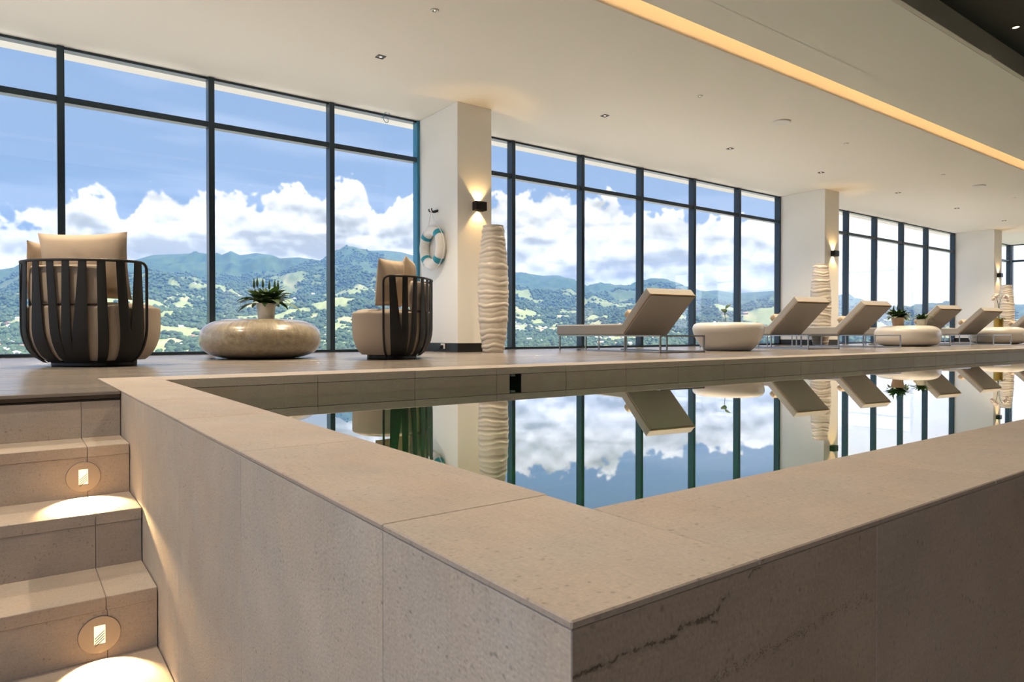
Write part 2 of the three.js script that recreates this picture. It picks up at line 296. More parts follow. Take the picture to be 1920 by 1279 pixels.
// raised pool with stone coping and stone cladding
const pool = setting('swimming_pool', 'raised indoor pool edged and clad in beige sandstone tiles', 'pool');
block('core', [PX + 0.031, LOW, NIZ + 0.02], [POOL_END + 0.2, -0.0082, NZ - 0.031], M.grout, pool, 0.002);
block('core', [PX + 0.031, LOW, FZ], [PIX - 0.02, -0.0082, NZ - 0.031], M.grout, pool, 0.002);
{
  // coping of the end wall, between stairs and water
  const J = [-0.425, -0.784, -1.442, -2.091, -2.741, -3.39, -4.27];
  J.forEach((z, i) => { if (i) block('coping_stone', [PX, -0.008, J[i] + 0.0007], [i === 1 ? PIX - 0.0045 : PIX, 0, J[i - 1] - (i === 1 ? 0 : 0.0007)], i % 2 ? M.stone : M.stoneB, pool, 0.0016, true); });
  // coping along the near side
  const N = [PIX - 0.004]; for (let x = 1.30; x < POOL_END; x += TILE) N.push(x); N.push(POOL_END);
  for (let i = 1; i < N.length; i++) block('coping_stone', [N[i - 1] + 0.0007, -0.008, NIZ], [N[i] - 0.0007, 0, NZ], i % 2 ? M.stoneB : M.stone, pool, 0.0016);
  // coping along the deck side
  const F = [PIX + 0.001]; for (let x = 1.47; x < POOL_END; x += TILE) F.push(x); F.push(POOL_END);
  for (let i = 1; i < F.length; i++) block('coping_stone', [F[i - 1] + 0.0008, -0.05, FZ + 0.002], [F[i] - 0.0008, 0, FIZ + 0.0015], i % 2 ? M.stone : M.stoneB, pool, 0.002);
  // cladding of the end wall, facing the stairs
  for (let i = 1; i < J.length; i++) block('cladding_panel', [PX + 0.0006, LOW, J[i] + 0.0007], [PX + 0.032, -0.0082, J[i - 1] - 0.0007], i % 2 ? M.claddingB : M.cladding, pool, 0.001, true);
  // cladding of the near wall
  const C = [PX + 0.001]; for (let x = 0.9; x < POOL_END; x += TILE) C.push(x); C.push(POOL_END);
  for (let i = 2; i < C.length; i++) block('cladding_panel', [C[i - 1] + 0.0007, LOW, NZ - 0.032], [C[i] - 0.0007, -0.0082, NZ - 0.0006], i % 2 ? M.stone : M.stoneB, pool, 0.001);
  // the corner panel, with its two mineral seams: uv in metres from its top left corner
  const corner = boxUV(chamferBox(0.9 - PX - 0.0014, -LOW - 0.0082, 0.0314, 0.001).translate((0.9 + PX) / 2 - PX, (LOW - 0.0082) / 2, 0));
  mesh('cladding_panel', corner, M.vein, pool).position.set(PX, 0, NZ - 0.0163);
  // inner wall under the deck-side coping, with a gap for the skimmer
  const SK0 = 2.885, SK1 = 2.99;
  const G = [PIX - 0.02]; for (let x = 1.47; x < POOL_END; x += TILE) { if (x > SK0 && G[G.length - 1] < SK0) G.push(SK0, SK1); if (Math.abs(x - SK1) > 0.1) G.push(x); } G.push(POOL_END);
  for (let i = 1; i < G.length; i++) {
    if (G[i] === SK1) { block('wall_tile', [SK0 + 0.001, -1.3, FIZ - 0.09], [SK1 - 0.001, -0.155, FIZ], M.poolStone, pool, 0.002); continue; }
    block('wall_tile', [G[i - 1] + 0.001, -0.34, FIZ - 0.09], [G[i] - 0.001, -0.0503, FIZ], M.poolStone, pool, 0.002);
    block('wall_tile', [G[i - 1] + 0.001, -1.3, FIZ - 0.09], [G[i] - 0.001, -0.342, FIZ], M.basin, pool, 0.002);
  }
  block('inner_wall', [PIX - 0.09, -1.3, FIZ - 0.09], [PIX, -0.024, NIZ + 0.02], M.basin, pool, 0.002);
  block('inner_wall', [PIX, -1.3, NIZ], [POOL_END, -0.024, NIZ + 0.03], M.basin, pool, 0.002);
  block('inner_wall', [POOL_END, -1.3, FZ], [POOL_END + 0.1, 0, NZ], M.basin, pool, 0.002);
  block('basin_floor', [PIX - 0.09, -1.4, FIZ - 0.2], [POOL_END + 0.1, -1.25, NIZ + 0.1], M.basin, pool, 0.002);
  // the skimmer mouth in the far wall
  const sk = new THREE.Group(); sk.name = 'skimmer'; pool.add(sk);
  block('housing', [SK0 - 0.02, -0.16, FIZ - 0.28], [SK1 + 0.02, -0.052, FIZ - 0.25], M.black, sk, 0.002);
  block('housing', [SK0 - 0.02, -0.16, FIZ - 0.26], [SK0 + 0.003, -0.052, FIZ - 0.004], M.black, sk, 0.002);
  block('housing', [SK1 - 0.003, -0.16, FIZ - 0.26], [SK1 + 0.02, -0.052, FIZ - 0.004], M.black, sk, 0.002);
  block('weir_hinge', [SK0 + 0.03, -0.068, FIZ - 0.05], [SK0 + 0.065, -0.054, FIZ - 0.02], M.plastic, sk, 0.002);
}
tag(mesh('pool_water', new THREE.BoxGeometry(POOL_END - PIX + 0.06, 1.16, FIZ * -1 + NIZ + 0.06).translate((POOL_END + PIX) / 2, WATER - 0.58, (FIZ + NIZ) / 2), M.water), 'still green-tinted pool water mirroring the windows and loungers', 'water', null, 'structure');

// staircase beside the pool
const stairs = setting('staircase', 'sandstone steps lit by round lamps, leading up to the deck', 'stairs');
{
  const Z = [-3.305, -3.04, -2.735, -2.42, -2.11, -1.80, -1.49], S0 = -1.9, JX = [0.232, 0.232, 0.232, 0.235, 0.24, 0.24];
  for (let i = 0; i < 6; i++) {
    const top = -0.19 * i, cuts = [S0, JX[i] - 1.3, JX[i] - 0.65, JX[i], PX - 0.002];
    // riser below level i
    for (let k = 1; k < 5; k++) block('riser_tile', [cuts[k - 1] + 0.0006, top - 0.19, Z[i] - 0.03], [cuts[k] - 0.0006, top - 0.0405, Z[i] - 0.004], k % 2 ? M.stone : M.stoneB, stairs, 0.001);
    block('core', [S0, top - 0.19, Z[i] - 0.4], [PX - 0.003, top - 0.045, Z[i] - 0.028], M.grout, stairs, 0.002);
    if (i < 5) for (let k = 1; k < 5; k++) block('tread_tile', [cuts[k - 1] + 0.0006, top - 0.19 - 0.04, Z[i] - 0.029], [cuts[k] - 0.0006, top - 0.19, Z[i + 1]], k % 2 ? M.stoneB : M.stone, stairs, 0.0018);
  }
  block('side_wall', [S0 - 0.12, LOW, -3.33], [S0 - 0.002, -0.25, -1.4], M.stone, stairs, 0.003);
}
const low = setting('floor_lower', 'lower stone floor at the foot of the steps', 'floor');
block('slab', [LEFT - 0.3, LOW - 0.2, -3.35], [RIGHT + 0.3, LOW, BACK + 0.3], M.stoneB, low, 0.002);
const bank = setting('wall_deck', 'low stone wall under the deck edge beside the steps', 'wall');
block('face', [LEFT, LOW, -3.42], [-2.025, -0.042, -3.32], M.stone, bank, 0.002);

// ceiling in three strips, with a lit slot and a dark recess over the pool
const ceiling = setting('ceiling', 'off-white plaster ceiling with a lit slot and a dark recess', 'ceiling');
block('slab', [LEFT - 0.4, CEIL, WALL_Z - 0.42], [RIGHT + 0.4, 3.75, -4.5], M.ceiling, ceiling, 0.003);
block('slot_top', [LEFT - 0.4, 3.56, -4.5], [RIGHT + 0.4, 3.75, -3.9], M.ceiling, ceiling, 0.003);
block('slot_lip', [LEFT - 0.4, CEIL, -4.26], [RIGHT + 0.4, CEIL + 0.05, -3.89], M.ceiling, ceiling, 0.003);
block('slab', [LEFT - 0.4, CEIL, -3.9], [RIGHT + 0.4, 3.75, -2.92], M.ceiling, ceiling, 0.003);
block('fascia', [LEFT - 0.4, CEIL + 0.0, -2.92], [RIGHT + 0.4, 3.75, -2.87], M.fascia, ceiling, 0.003);
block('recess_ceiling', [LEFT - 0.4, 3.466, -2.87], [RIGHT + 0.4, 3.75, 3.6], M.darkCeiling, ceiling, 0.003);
block('slab', [LEFT - 0.4, CEIL, 3.6], [RIGHT + 0.4, 3.75, BACK + 0.4], M.ceiling, ceiling, 0.003);
const roof = setting('roof', 'flat roof slab over the pool hall', 'roof');
block('slab', [LEFT - 0.9, 3.76, WALL_Z - 0.42], [RIGHT + 0.9, 4.1, BACK + 0.6], M.concrete, roof, 0.01);
// back wall and parapets
const back = setting('wall_back', 'warm timber-faced back wall of the pool hall', 'wall');
block('face', [LEFT - 0.3, LOW, BACK], [RIGHT + 0.3, CEIL, BACK + 0.3], M.backWall, back, 0.01);

// columns between the window bays
const skirts = setting('baseboard_columns', 'dark skirting round the feet of the white columns', 'skirting');
const COLS = [[4.655, 5.19], [13.57, 14.13], [22.70, 23.26]], COL_Z = -7.5;
COLS.forEach(([a, b], i) => {
  const c = setting('column_' + (i + 1), ['white column carrying a lifebuoy', 'white column in the middle of the window wall', 'white column next to the glazed end wall'][i], 'column');
  block('shaft', [a, 0.115, WALL_Z - 0.16], [b, CEIL, COL_Z], M.white, c, 0.004);
  block('skirting', [a + 0.006, 0, WALL_Z - 0.16], [b - 0.006, 0.115, COL_Z - 0.006], M.skirting, skirts, 0.003);
});

// glazed bays
function glazing(name, label, axis, at, from, to, posts, inward, foot = 0, lastJamb = M.frame) {
  // axis 'x': the bay runs along x at z = at; axis 'z': along z at x = at. inward: +1 or -1, towards the room
  const w = setting(name, label, 'window'), D = 0.13;
  const put = (part, s0, s1, y0, y1, d0, d1, m, c = 0.003) => {
    const q0 = at - inward * d1, q1 = at - inward * d0, lo = Math.min(q0, q1), hi = Math.max(q0, q1);
    return axis === 'x' ? block(part, [s0, y0, lo], [s1, y1, hi], m, w, c) : block(part, [lo, y0, s0], [hi, y1, s1], m, w, c);
  };
  const edges = [from, ...posts, to];
  put('sill', from, to, foot, foot + 0.035, 0, D, M.frame);
  put('head', from, to, CEIL - 0.028, CEIL, 0.02, D, M.frame);
  for (const p of posts) put('mullion', p - 0.033, p + 0.033, foot, CEIL, -0.004, D, M.frame);
  put('jamb', from, from + 0.03, foot, CEIL, 0.0, D, M.frame);
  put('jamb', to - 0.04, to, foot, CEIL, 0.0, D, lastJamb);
  for (let i = 1; i < edges.length; i++) {
    const a = edges[i - 1] + 0.033, b = edges[i] - 0.033;
    put('transom', a, b, 2.655, 2.72, 0.01, 0.12, M.frame);
    const g = (y0, y1) => put('pane', a - 0.01, b + 0.01, y0, y1, 0.066, 0.076, M.pane, 0.001);
    g(foot + 0.03, 2.66); g(2.715, CEIL - 0.02);
  }
}
const k85 = 8.5 / 8.6;
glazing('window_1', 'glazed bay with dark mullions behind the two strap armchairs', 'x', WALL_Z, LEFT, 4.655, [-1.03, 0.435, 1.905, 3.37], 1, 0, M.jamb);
glazing('window_2', 'glazed bay with dark mullions behind the first lounger', 'x', WALL_Z, 5.19, 13.57, [6.30, 7.75, 9.19, 10.66, 12.10], 1);
glazing('window_3', 'glazed bay with dark mullions between the second and third columns', 'x', WALL_Z, 14.13, 22.70, [14.99, 16.46, 17.88, 19.36, 20.86], 1);
glazing('window_4', 'narrow glazed bay beyond the last column', 'x', WALL_Z, 23.26, RIGHT, [25.2], 1);
glazing('window_5', 'glazed end wall at the far end of the pool', 'z', RIGHT, WALL_Z, BACK, [-7.0, -5.5, -4.0, -2.5, -1.0, 0.5, 2.0, 3.5, 5.0], -1);
glazing('window_6', 'added glazed end wall beside the deck, letting in daylight', 'z', LEFT, WALL_Z, -4.3, [-7.1, -5.7], 1);  // glazing added on the unseen left end to bring in daylight
glazing('window_7', 'added glazed end wall beside the lower floor, letting in daylight', 'z', LEFT, -2.1, 2.4, [-0.6, 0.9], 1, LOW);  // likewise added, daylight for the panels that face the stairs
const wl = setting('wall_left', 'plastered end wall beside the lower floor', 'wall');
block('face', [LEFT - 0.3, LOW, 2.4], [LEFT, CEIL, BACK + 0.3], M.backWall, wl, 0.01);
block('face', [LEFT - 0.3, LOW, -4.3], [LEFT, CEIL, -2.1], M.stone, wl, 0.01);
block('apron', [LEFT - 0.3, LOW - 0.3, -3.42], [LEFT, LOW, BACK + 0.3], M.stone, wl, 0.01);
const wr = setting('wall_right', 'low apron wall under the glazed end wall', 'wall');
block('apron', [RIGHT, LOW, -3.42], [RIGHT + 0.3, 0, BACK + 0.3], M.stone, wr, 0.01);

// added pale slabs outside the windows, bouncing sunlight into the hall
const bounce_slab = setting('bounce_slab', 'added pale concrete slabs outside, bouncing sunlight in through the windows', 'bounce_slab');
block('slab', [-26, -4.4, -34], [48, -4.0, WALL_Z - 0.2], M.concrete, bounce_slab, 0.02);
block('slab', [-14, -1.7, WALL_Z + 0.2], [LEFT - 0.32, -1.3, 14], M.concrete, bounce_slab, 0.02);
const facade = setting('wall_facade', 'outer wall of the building under the windows', 'wall');
block('face', [LEFT - 0.3, -4.0, WALL_Z - 0.2], [RIGHT + 0.3, -0.03, WALL_Z - 0.12], M.concrete, facade, 0.01);

// ------------------------------------------------------------------ the valley and hills outside
const RIDGE = [-40, 3.6, -25, 4.6, -12, 4.0, -0.55, 4.33, 0.62, 4.58, 7.32, 5.4, 8.53, 5.85, 10.13, 6.01, 11.23, 6.11, 12.34, 6.04, 13.28, 6.09, 13.97, 6.44, 14.62, 6.14, 15.79, 6.36, 16.98, 6.24, 17.58, 6.01, 19.0, 6.14, 20.65, 5.94, 21.69, 6.4, 22.54, 6.94, 23.39, 7.05, 24.46, 6.82, 25.75, 6.89, 27.06, 6.79, 28.37, 6.46, 31.47, 5.97, 34.83, 5.5, 36.62, 5.19, 38.19, 5.01, 39.09, 4.88, 40.21, 4.92, 41.1, 4.64, 41.77, 4.28, 42.66, 3.97, 44.87, 3.95, 46.83, 4.01, 47.91, 4.35, 49.2, 4.24, 50.69, 3.74, 52.15, 3.45, 53.19, 3.52, 54.62, 3.24, 56.22, 3.33, 57.6, 3.39, 62.14, 2.59, 64.81, 2.13, 68.17, 1.76, 85, 1.9, 105, 2.6];
const ridged = (x, y) => { let s = 0, a = 0.5; for (let i = 0; i < 5; i++) { s += a * (1 - 2 * Math.abs(N2(x, y))); x = x * 2.07 + 3.3; y = y * 2.07 - 7.1; a *= 0.48; } return s; };
const R0 = 1300;
function ridgeAt(az) { return 6200 + 700 * N2(az * 0.05, 3.3); }
function ground(az, r) {
  const R = ridgeAt(az), Hr = R * Math.tan(lookup(RIDGE, az) * tau / 360), t = (r - R0) / (R - R0), a = az * tau / 360, x = Math.sin(a) * r, z = -Math.cos(a) * r;
  let y;
  if (t <= 1) {
    const fall = Math.max(0, t);
    y = -75 + Math.pow(fall, 1.45) * (Hr + 75);
    const amp = 200 * smooth(fall, 0.12, 0.55) * (1 - smooth(fall, 0.86, 1.0)) + 18 * (1 - fall);
    y += amp * (ridged(x / 1700, z / 1700) * 0.62 - 0.08) + 10 * fbm2(x / 120, z / 120, 3) * (1 - smooth(fall, 0.9, 1));
  } else y = Hr - (r - R) * 0.35;
  return y;
}
{
  const azs = []; for (let a = -40; a < -4; a += 1) azs.push(a); for (let a = -4; a < 75; a += 0.11) azs.push(a); for (let a = 75; a <= 105; a += 1) azs.push(a);
  const nr = 224, P = [], C = [], ix = [];
  for (let j = 0; j <= nr; j++) for (const az of azs) {
    const R = ridgeAt(az), f = Math.max(0, (j - 14) / (nr - 14)), r = j < 14 ? lerp(70, R0, Math.pow(j / 14, 1.6)) : f < 0.97 ? R0 + (R - R0) * (f / 0.97) : R + (f - 0.97) / 0.03 * 900, a = az * tau / 360;
    const x = Math.sin(a) * r, z = -Math.cos(a) * r;
    P.push(x, ground(az, r), z);
    // woods, meadows and bare fields in patches
    const n = fbm2(x / 420 + 7, z / 420, 5), m = fbm2(x / 130 - 4, z / 130, 3), meadow = smooth(n + 0.5 * m, -0.06, 0.22), field = smooth(fbm2(x / 260 - 31, z / 260 + 12, 3), 0.28, 0.45), high = smooth(f, 0.40, 0.75);
    let c = [0.034 + 0.02 * m, 0.072 + 0.035 * m, 0.022];
    const g = [0.26, 0.285, 0.11], d = [0.46, 0.40, 0.19], w = meadow * (1 - 0.93 * high);
    c = c.map((v, i) => lerp(lerp(v, g[i], w), d[i], 0.7 * w * field));
    C.push(...c);
  }
  const n = azs.length;
  for (let j = 0; j < nr; j++) for (let i = 0; i < n - 1; i++) { const a = j * n + i, b = a + 1, c = a + n, d = c + 1; ix.push(a, c, d, a, d, b); }
  const g = new THREE.BufferGeometry();
  g.setAttribute('position', new THREE.Float32BufferAttribute(P, 3)); g.setAttribute('color', new THREE.Float32BufferAttribute(C, 3)); g.setIndex(ix); g.computeVertexNormals();
  // make the normals face up
  if (g.attributes.normal.getY(10) < 0) { for (let i = 0; i < ix.length; i += 3) { const q = ix[i]; ix[i] = ix[i + 1]; ix[i + 1] = q; } g.setIndex(ix); g.computeVertexNormals(); }
  tag(mesh('hills', g, new THREE.MeshStandardMaterial({ vertexColors: true, roughness: 1 })), 'hazy green mountain range across the valley', 'hills', null, 'structure');
}
// trees on the slopes and the houses of the town: too many to count
{
  const rnd = seeded(77), dummy = new THREE.Object3D(), geo = new THREE.IcosahedronGeometry(1, 1), p = geo.attributes.position;
  for (let i = 0; i < p.count; i++) { const k = 1 + 0.25 * N3(p.getX(i) * 1.7, p.getY(i) * 1.7, p.getZ(i) * 1.7); p.setXYZ(i, p.getX(i) * k, p.getY(i) * k * 0.8, p.getZ(i) * k); }
  geo.computeVertexNormals();
  const spots = [];
  for (let i = 0; i < 140000 && spots.length < 60000; i++) {
    const az = -3 + rnd() * 76, r = 1700 + Math.pow(rnd(), 0.8) * 3600, a = az * tau / 360, x = Math.sin(a) * r, z = -Math.cos(a) * r;
    if (fbm2(x / 420 + 7, z / 420, 5) + 0.5 * fbm2(x / 130 - 4, z / 130, 3) > 0.0 + 0.22 * rnd()) continue;
    spots.push([x, ground(az, r), z, 4 + rnd() * 6]);
  }
  const trees = new THREE.InstancedMesh(geo, std(rgb(1, 1, 1), { roughness: 1 }), spots.length), col = new THREE.Color();
  spots.forEach(([x, y, z, s], i) => { dummy.position.set(x, y + s * 0.4, z); dummy.rotation.y = rnd() * 6; dummy.scale.set(s, s, s); dummy.updateMatrix(); trees.setMatrixAt(i, dummy.matrix); const k = 0.7 + rnd() * 0.9; trees.setColorAt(i, col.setRGB(0.050 * k, 0.082 * k, 0.034 * k)); });
  trees.name = 'forest'; trees.castShadow = trees.receiveShadow = true; scene.add(trees);
  tag(trees, 'trees scattered over the hillsides across the valley', 'trees', null, 'stuff');
  const hs = new THREE.Shape([[-0.5, 0], [0.5, 0], [0.5, 0.5], [0, 0.78], [-0.5, 0.5]].map((q) => new THREE.Vector2(...q)));
  const house = new THREE.ExtrudeGeometry(hs, { depth: 1.4, bevelEnabled: false }).translate(0, -0.3, -0.7);
  const places = [];
  for (const [a0, a1, e0, e1, count] of [[-2.5, 3.6, 1500, 2900, 150], [34, 47, 1500, 2900, 300], [46, 60, 2200, 3600, 90], [8, 30, 1900, 4200, 50]])
    for (let i = 0; i < count; i++) { const az = a0 + rnd() * (a1 - a0), r = e0 + rnd() * (e1 - e0), a = az * tau / 360; places.push([Math.sin(a) * r, ground(az, r), -Math.cos(a) * r, 7 + rnd() * 9]); }
  const town = new THREE.InstancedMesh(house, std(rgb(1, 1, 1), { roughness: 0.8 }), places.length);
  places.forEach(([x, y, z, s], i) => { dummy.position.set(x, y, z); dummy.rotation.y = rnd() * 6; dummy.scale.set(s * (0.8 + rnd() * 0.8), s, s); dummy.updateMatrix(); town.setMatrixAt(i, dummy.matrix); const k = 0.6 + rnd() * 0.3; town.setColorAt(i, rnd() < 0.25 ? col.setRGB(0.5, 0.28, 0.2) : col.setRGB(k, k * 0.97, k * 0.93)); });
  town.name = 'town_houses'; town.castShadow = town.receiveShadow = true; scene.add(town);
  tag(town, 'pale houses of a town scattered on the valley floor', 'houses', null, 'stuff');
}

// ------------------------------------------------------------------ armchairs
const superEllipse = (a, t, w, d, n) => { const c = Math.cos(a), s = Math.sin(a); return [w * Math.sign(c) * Math.pow(Math.abs(c), 2 / n), d * Math.sign(s) * Math.pow(Math.abs(s), 2 / n)]; };
const belly = (y) => y >= 0.30 ? 1 : 0.60 + 0.40 * Math.sqrt(Math.max(0, 1 - Math.pow((0.30 - Math.max(y, 0.02)) / 0.28, 2.0)));      // how far out the tub stands at height y
function tub(w, d, n, rows, seg = 56) {                             // rows: [y, scale]
  return grid(seg, rows.length - 1, (u, v) => { const [y, s] = rows[Math.round(v * (rows.length - 1))], [x, z] = superEllipse(-u * tau, 0, w, d, n); return [x * s, y, z * s, u * 3.0, y + (1 - s) * 0.6]; }, true);
}
function pillowGeometry(w, h, t, sag = 0.07) {
  const side = (s) => grid(22, 18, (u, v) => {
    const x = u * 2 - 1, y = v * 2 - 1, px = 1 - sag * (1 - y * y) * x * x, py = 1 - sag * 1.4 * (1 - x * x) * y * y;
    const puff = Math.pow(Math.max(0, (1 - Math.pow(Math.abs(x), 2.6)) * (1 - Math.pow(Math.abs(y), 2.6))), 0.5), wr = 0.05 * N2(x * 2.3 + w * 9, y * 2.3 + h * 7) * puff;
    const q = [w / 2 * x * px, h / 2 * y * py, s * t / 2 * (puff + wr)];
    return s > 0 ? [...q, u * w, v * h] : [...q, u * w, v * h];
  });
  const a = side(1), b = side(-1), ix = b.index.array; for (let i = 0; i < ix.length; i += 3) { const k = ix[i]; ix[i] = ix[i + 1]; ix[i + 1] = k; } b.computeVertexNormals();
  let g = mergeGeometries([a, b]); return g;
}
const CH = { w: 0.475, d: 0.362, n: 2.5, rim: 0.765 };
const arc = (() => {                                                // plan of the strap cage: from one arm, round the back, to the other
  const pts = [], a0 = -0.13, N = 400;
  for (let i = 0; i <= N; i++) { const a = lerp(a0, -Math.PI - a0, i / N); pts.push(superEllipse(a, 0, CH.w, CH.d, CH.n)); }
  const L = [0]; for (let i = 1; i <= N; i++) L.push(L[i - 1] + Math.hypot(pts[i][0] - pts[i - 1][0], pts[i][1] - pts[i - 1][1]));
  return { length: L[N], at(s) { s = clamp(s, 0, L[N]); let i = 1; while (i < N && L[i] < s) i++; const f = (s - L[i - 1]) / (L[i] - L[i - 1]), p = pts[i - 1], q = pts[i]; return { x: lerp(p[0], q[0], f), z: lerp(p[1], q[1], f) }; } };
})();
function armchair(label, at, turn) {
  const t = thing('strap_armchair', label, 'armchair', at, turn, 'tub armchairs with black strap backs');
  // upholstered tub
  const rows = []; for (let i = 0; i <= 14; i++) { const y = 0.045 + (0.42 - 0.045) * i / 14; rows.push([y, belly(y) * 0.955]); }
  rows.push([0.433, 0.948], [0.441, 0.93], [0.444, 0.90], [0.438, 0.875], [0.428, 0.868], [0.446, 0.86], [0.462, 0.82], [0.470, 0.70], [0.474, 0.4], [0.476, 0.01]);
  mesh('seat_tub', tub(CH.w, CH.d, CH.n, rows), M.fabric, t);
  mesh('plinth', tub(CH.w, CH.d, CH.n, [[0.0, 0.01], [0.0, 0.595], [0.006, 0.605], [0.040, 0.605], [0.046, 0.595], [0.046, 0.01]]), M.black, t);
  const loop = []; for (let k = 0; k <= 20; k++) { const a = k / 20 * tau, c = Math.cos(a), n = Math.sin(a); loop.push([Math.sign(c) * Math.pow(Math.abs(c), 0.45), Math.sign(n) * Math.pow(Math.abs(n), 0.45)]); }
  mesh('back_cushion', grid(20, 30, (u, v) => {
    const [c, n] = loop[Math.round(u * 20)], e = Math.pow(clamp(Math.min(v, 1 - v) / 0.06, 0, 1), 0.4), p = arc.at(lerp(0.22, 0.78, v) * arc.length), k = 0.865 + 0.085 * c * e;
    return [p.x * k, 0.592 + 0.142 * n * e, p.z * k, v * 1.2, n * 0.15];
  }, true), M.fabric, t);
  // frame tube: along the rim, down both arms, to the plinth
  const pts = [], q = (s, y, k = 1) => { const p = arc.at(s), b = belly(y) * k; return V3(p.x * b, y, p.z * b); };
  for (let y = 0.03; y < 0.70; y += 0.045) pts.push(q(0, y));
  pts.push(q(0, 0.70), q(0.006, 0.735), q(0.03, 0.758));
  for (let s = 0.07; s < arc.length - 0.05; s += 0.06) pts.push(q(s, CH.rim));
  pts.push(q(arc.length - 0.03, 0.758), q(arc.length - 0.006, 0.735), q(arc.length, 0.70));
  for (let y = 0.66; y > 0.02; y -= 0.045) pts.push(q(arc.length, y));
  mesh('frame_tube', tube(pts, 0.0105, 8, false, 170), M.black, t);
  // straps, alternately straight and flaring towards the foot
  const count = 10, gap = (arc.length - 0.16) / (count - 1);
  for (let i = 0; i < count; i++) {
    const flare = i % 3 === 0, s0 = 0.08 + i * gap, lean = [0.05, 0, -0.03, 0.02][i % 4], w0 = 0.027, w1 = flare ? 0.066 : 0.038, P = [], nrow = 15;
    const ring = (v) => { const y = lerp(CH.rim + 0.008, 0.028, v), f = Math.pow(v, 1.2), c = s0 + lean * f, hw = lerp(w0, w1, f); return [y, c - hw, c + hw]; };
    const geo = grid(7, nrow, (u, v) => {
      const [y, a, b] = ring(v), loop = [[0, 1.016], [0.33, 1.016], [0.67, 1.016], [1, 1.016], [1, 1.003], [0.67, 1.003], [0.33, 1.003], [0, 1.003]][Math.round(u * 7)];
      const p = arc.at(lerp(a, b, loop[0])), k = belly(y) * loop[1]; return [p.x * k, y, p.z * k, loop[0] * 0.07, y];
    });
    mesh('strap', geo, M.strap, t);
  }
  return t;
}
function pillow(label, parentAt, turn, local, rot, size, group) {
  const t = thing('throw_pillow', label, 'pillow', parentAt, turn, group);
  const m = mesh('cover', pillowGeometry(...size), M.pillow, t);
  m.position.set(...local); m.rotation.order = 'YXZ'; m.rotation.set(...rot);
  return t;
}
const CHAIRS = [[[0.515, 0, -6.05], 0], [[2.985, 0, -6.01], 0]];
// turn: local +z is the front of the chair. The view runs 36 degrees right of -z.
const faceDir = (deg) => { const a = YAW + deg * tau / 360; return Math.atan2(Math.sin(a), -Math.cos(a)); };
{
  const [p1, p2] = [CHAIRS[0][0], CHAIRS[1][0]], t1 = faceDir(6), t2 = faceDir(-82);
  armchair('black strap armchair with a wide beige pillow, back turned to the pool', p1, t1);
  armchair('black strap armchair standing beside the column with the lifebuoy', p2, t2);
  pillow('wide beige pillow standing against the back of the armchair by the steps', p1, t1, [-0.025, 0.738, -0.13], [-0.10, 0, 0], [0.71, 0.50, 0.16, 0.05]);
  pillow('grey-beige pillow at the arm of the armchair by the steps', p1, t1, [0.395, 0.715, -0.0], [0, -1.5, 0], [0.40, 0.43, 0.085, 0.03]);
  pillow('beige pillow tilted against the back of the armchair beside the lifebuoy', p2, t2, [-0.15, 0.742, -0.10], [-0.12, 0.10, 0.05], [0.40, 0.49, 0.15, 0.03]);
  pillow('low beige pillow at the arm of the armchair beside the lifebuoy', p2, t2, [0.25, 0.712, -0.06], [-0.1, -0.40, 0], [0.36, 0.44, 0.12, 0.03]);
}

// ------------------------------------------------------------------ pebble tables
function lathe(profile, seg = 64) { return new THREE.LatheGeometry(profile.map(([r, y]) => new THREE.Vector2(r, y)), seg); }
function pebble(R, h, n, low = 1, high = 1) {
  const pts = [[0.001, 0]];
  for (let i = 0; i <= 40; i++) { const a = -Math.PI / 2 + Math.PI * i / 40, c = Math.cos(a), s = Math.sin(a), e = 2 / n; const k = s < 0 ? low : high; pts.push([R * (1 - k * (1 - Math.pow(Math.max(0, c), e))), h / 2 + h / 2 * Math.sign(s) * Math.pow(Math.abs(s), e)]); }
  pts.push([0.001, h]);
  const g = lathe(pts, 72), uv = g.attributes.uv, p = g.attributes.position; for (let i = 0; i < uv.count; i++) uv.setXY(i, Math.atan2(p.getZ(i), p.getX(i)) * R, p.getY(i) * 1.2 + Math.hypot(p.getX(i), p.getZ(i)));
  return g;
}
function coffeeTable(label, at, geometry, material, group) { const t = thing('pebble_table', label, 'table', at, 0, group); mesh('body', geometry, material, t); return t; }
const T1 = [1.99, 0, -6.86], T2 = [8.24, 0, -5.98], T3 = [13.95, 0, -6.05], T4 = [18.55, 0, -6.05];
coffeeTable('low grey pearly pebble table between the two strap armchairs', T1, pebble(0.565, 0.385, 2.45, 0.62, 0.62), M.pearl);
const bowl = lathe([[0.001, 0], [0.28, 0], [0.31, 0.006], [0.345, 0.03], [0.40, 0.09], [0.45, 0.17], [0.483, 0.25], [0.495, 0.31], [0.488, 0.35], [0.465, 0.38], [0.43, 0.396], [0.38, 0.40], [0.001, 0.40]], 72);
coffeeTable('white bowl-shaped table with a sprig in a bud vase', T2, bowl, M.shell);
coffeeTable('white pebble table carrying two clay pots of leafy plants', T3, pebble(0.57, 0.40, 2.9, 0.55, 0.55), M.shell);
coffeeTable('white pebble table carrying a brass pot with an orchid', T4, pebble(0.57, 0.40, 2.9, 0.55, 0.55), M.shell);

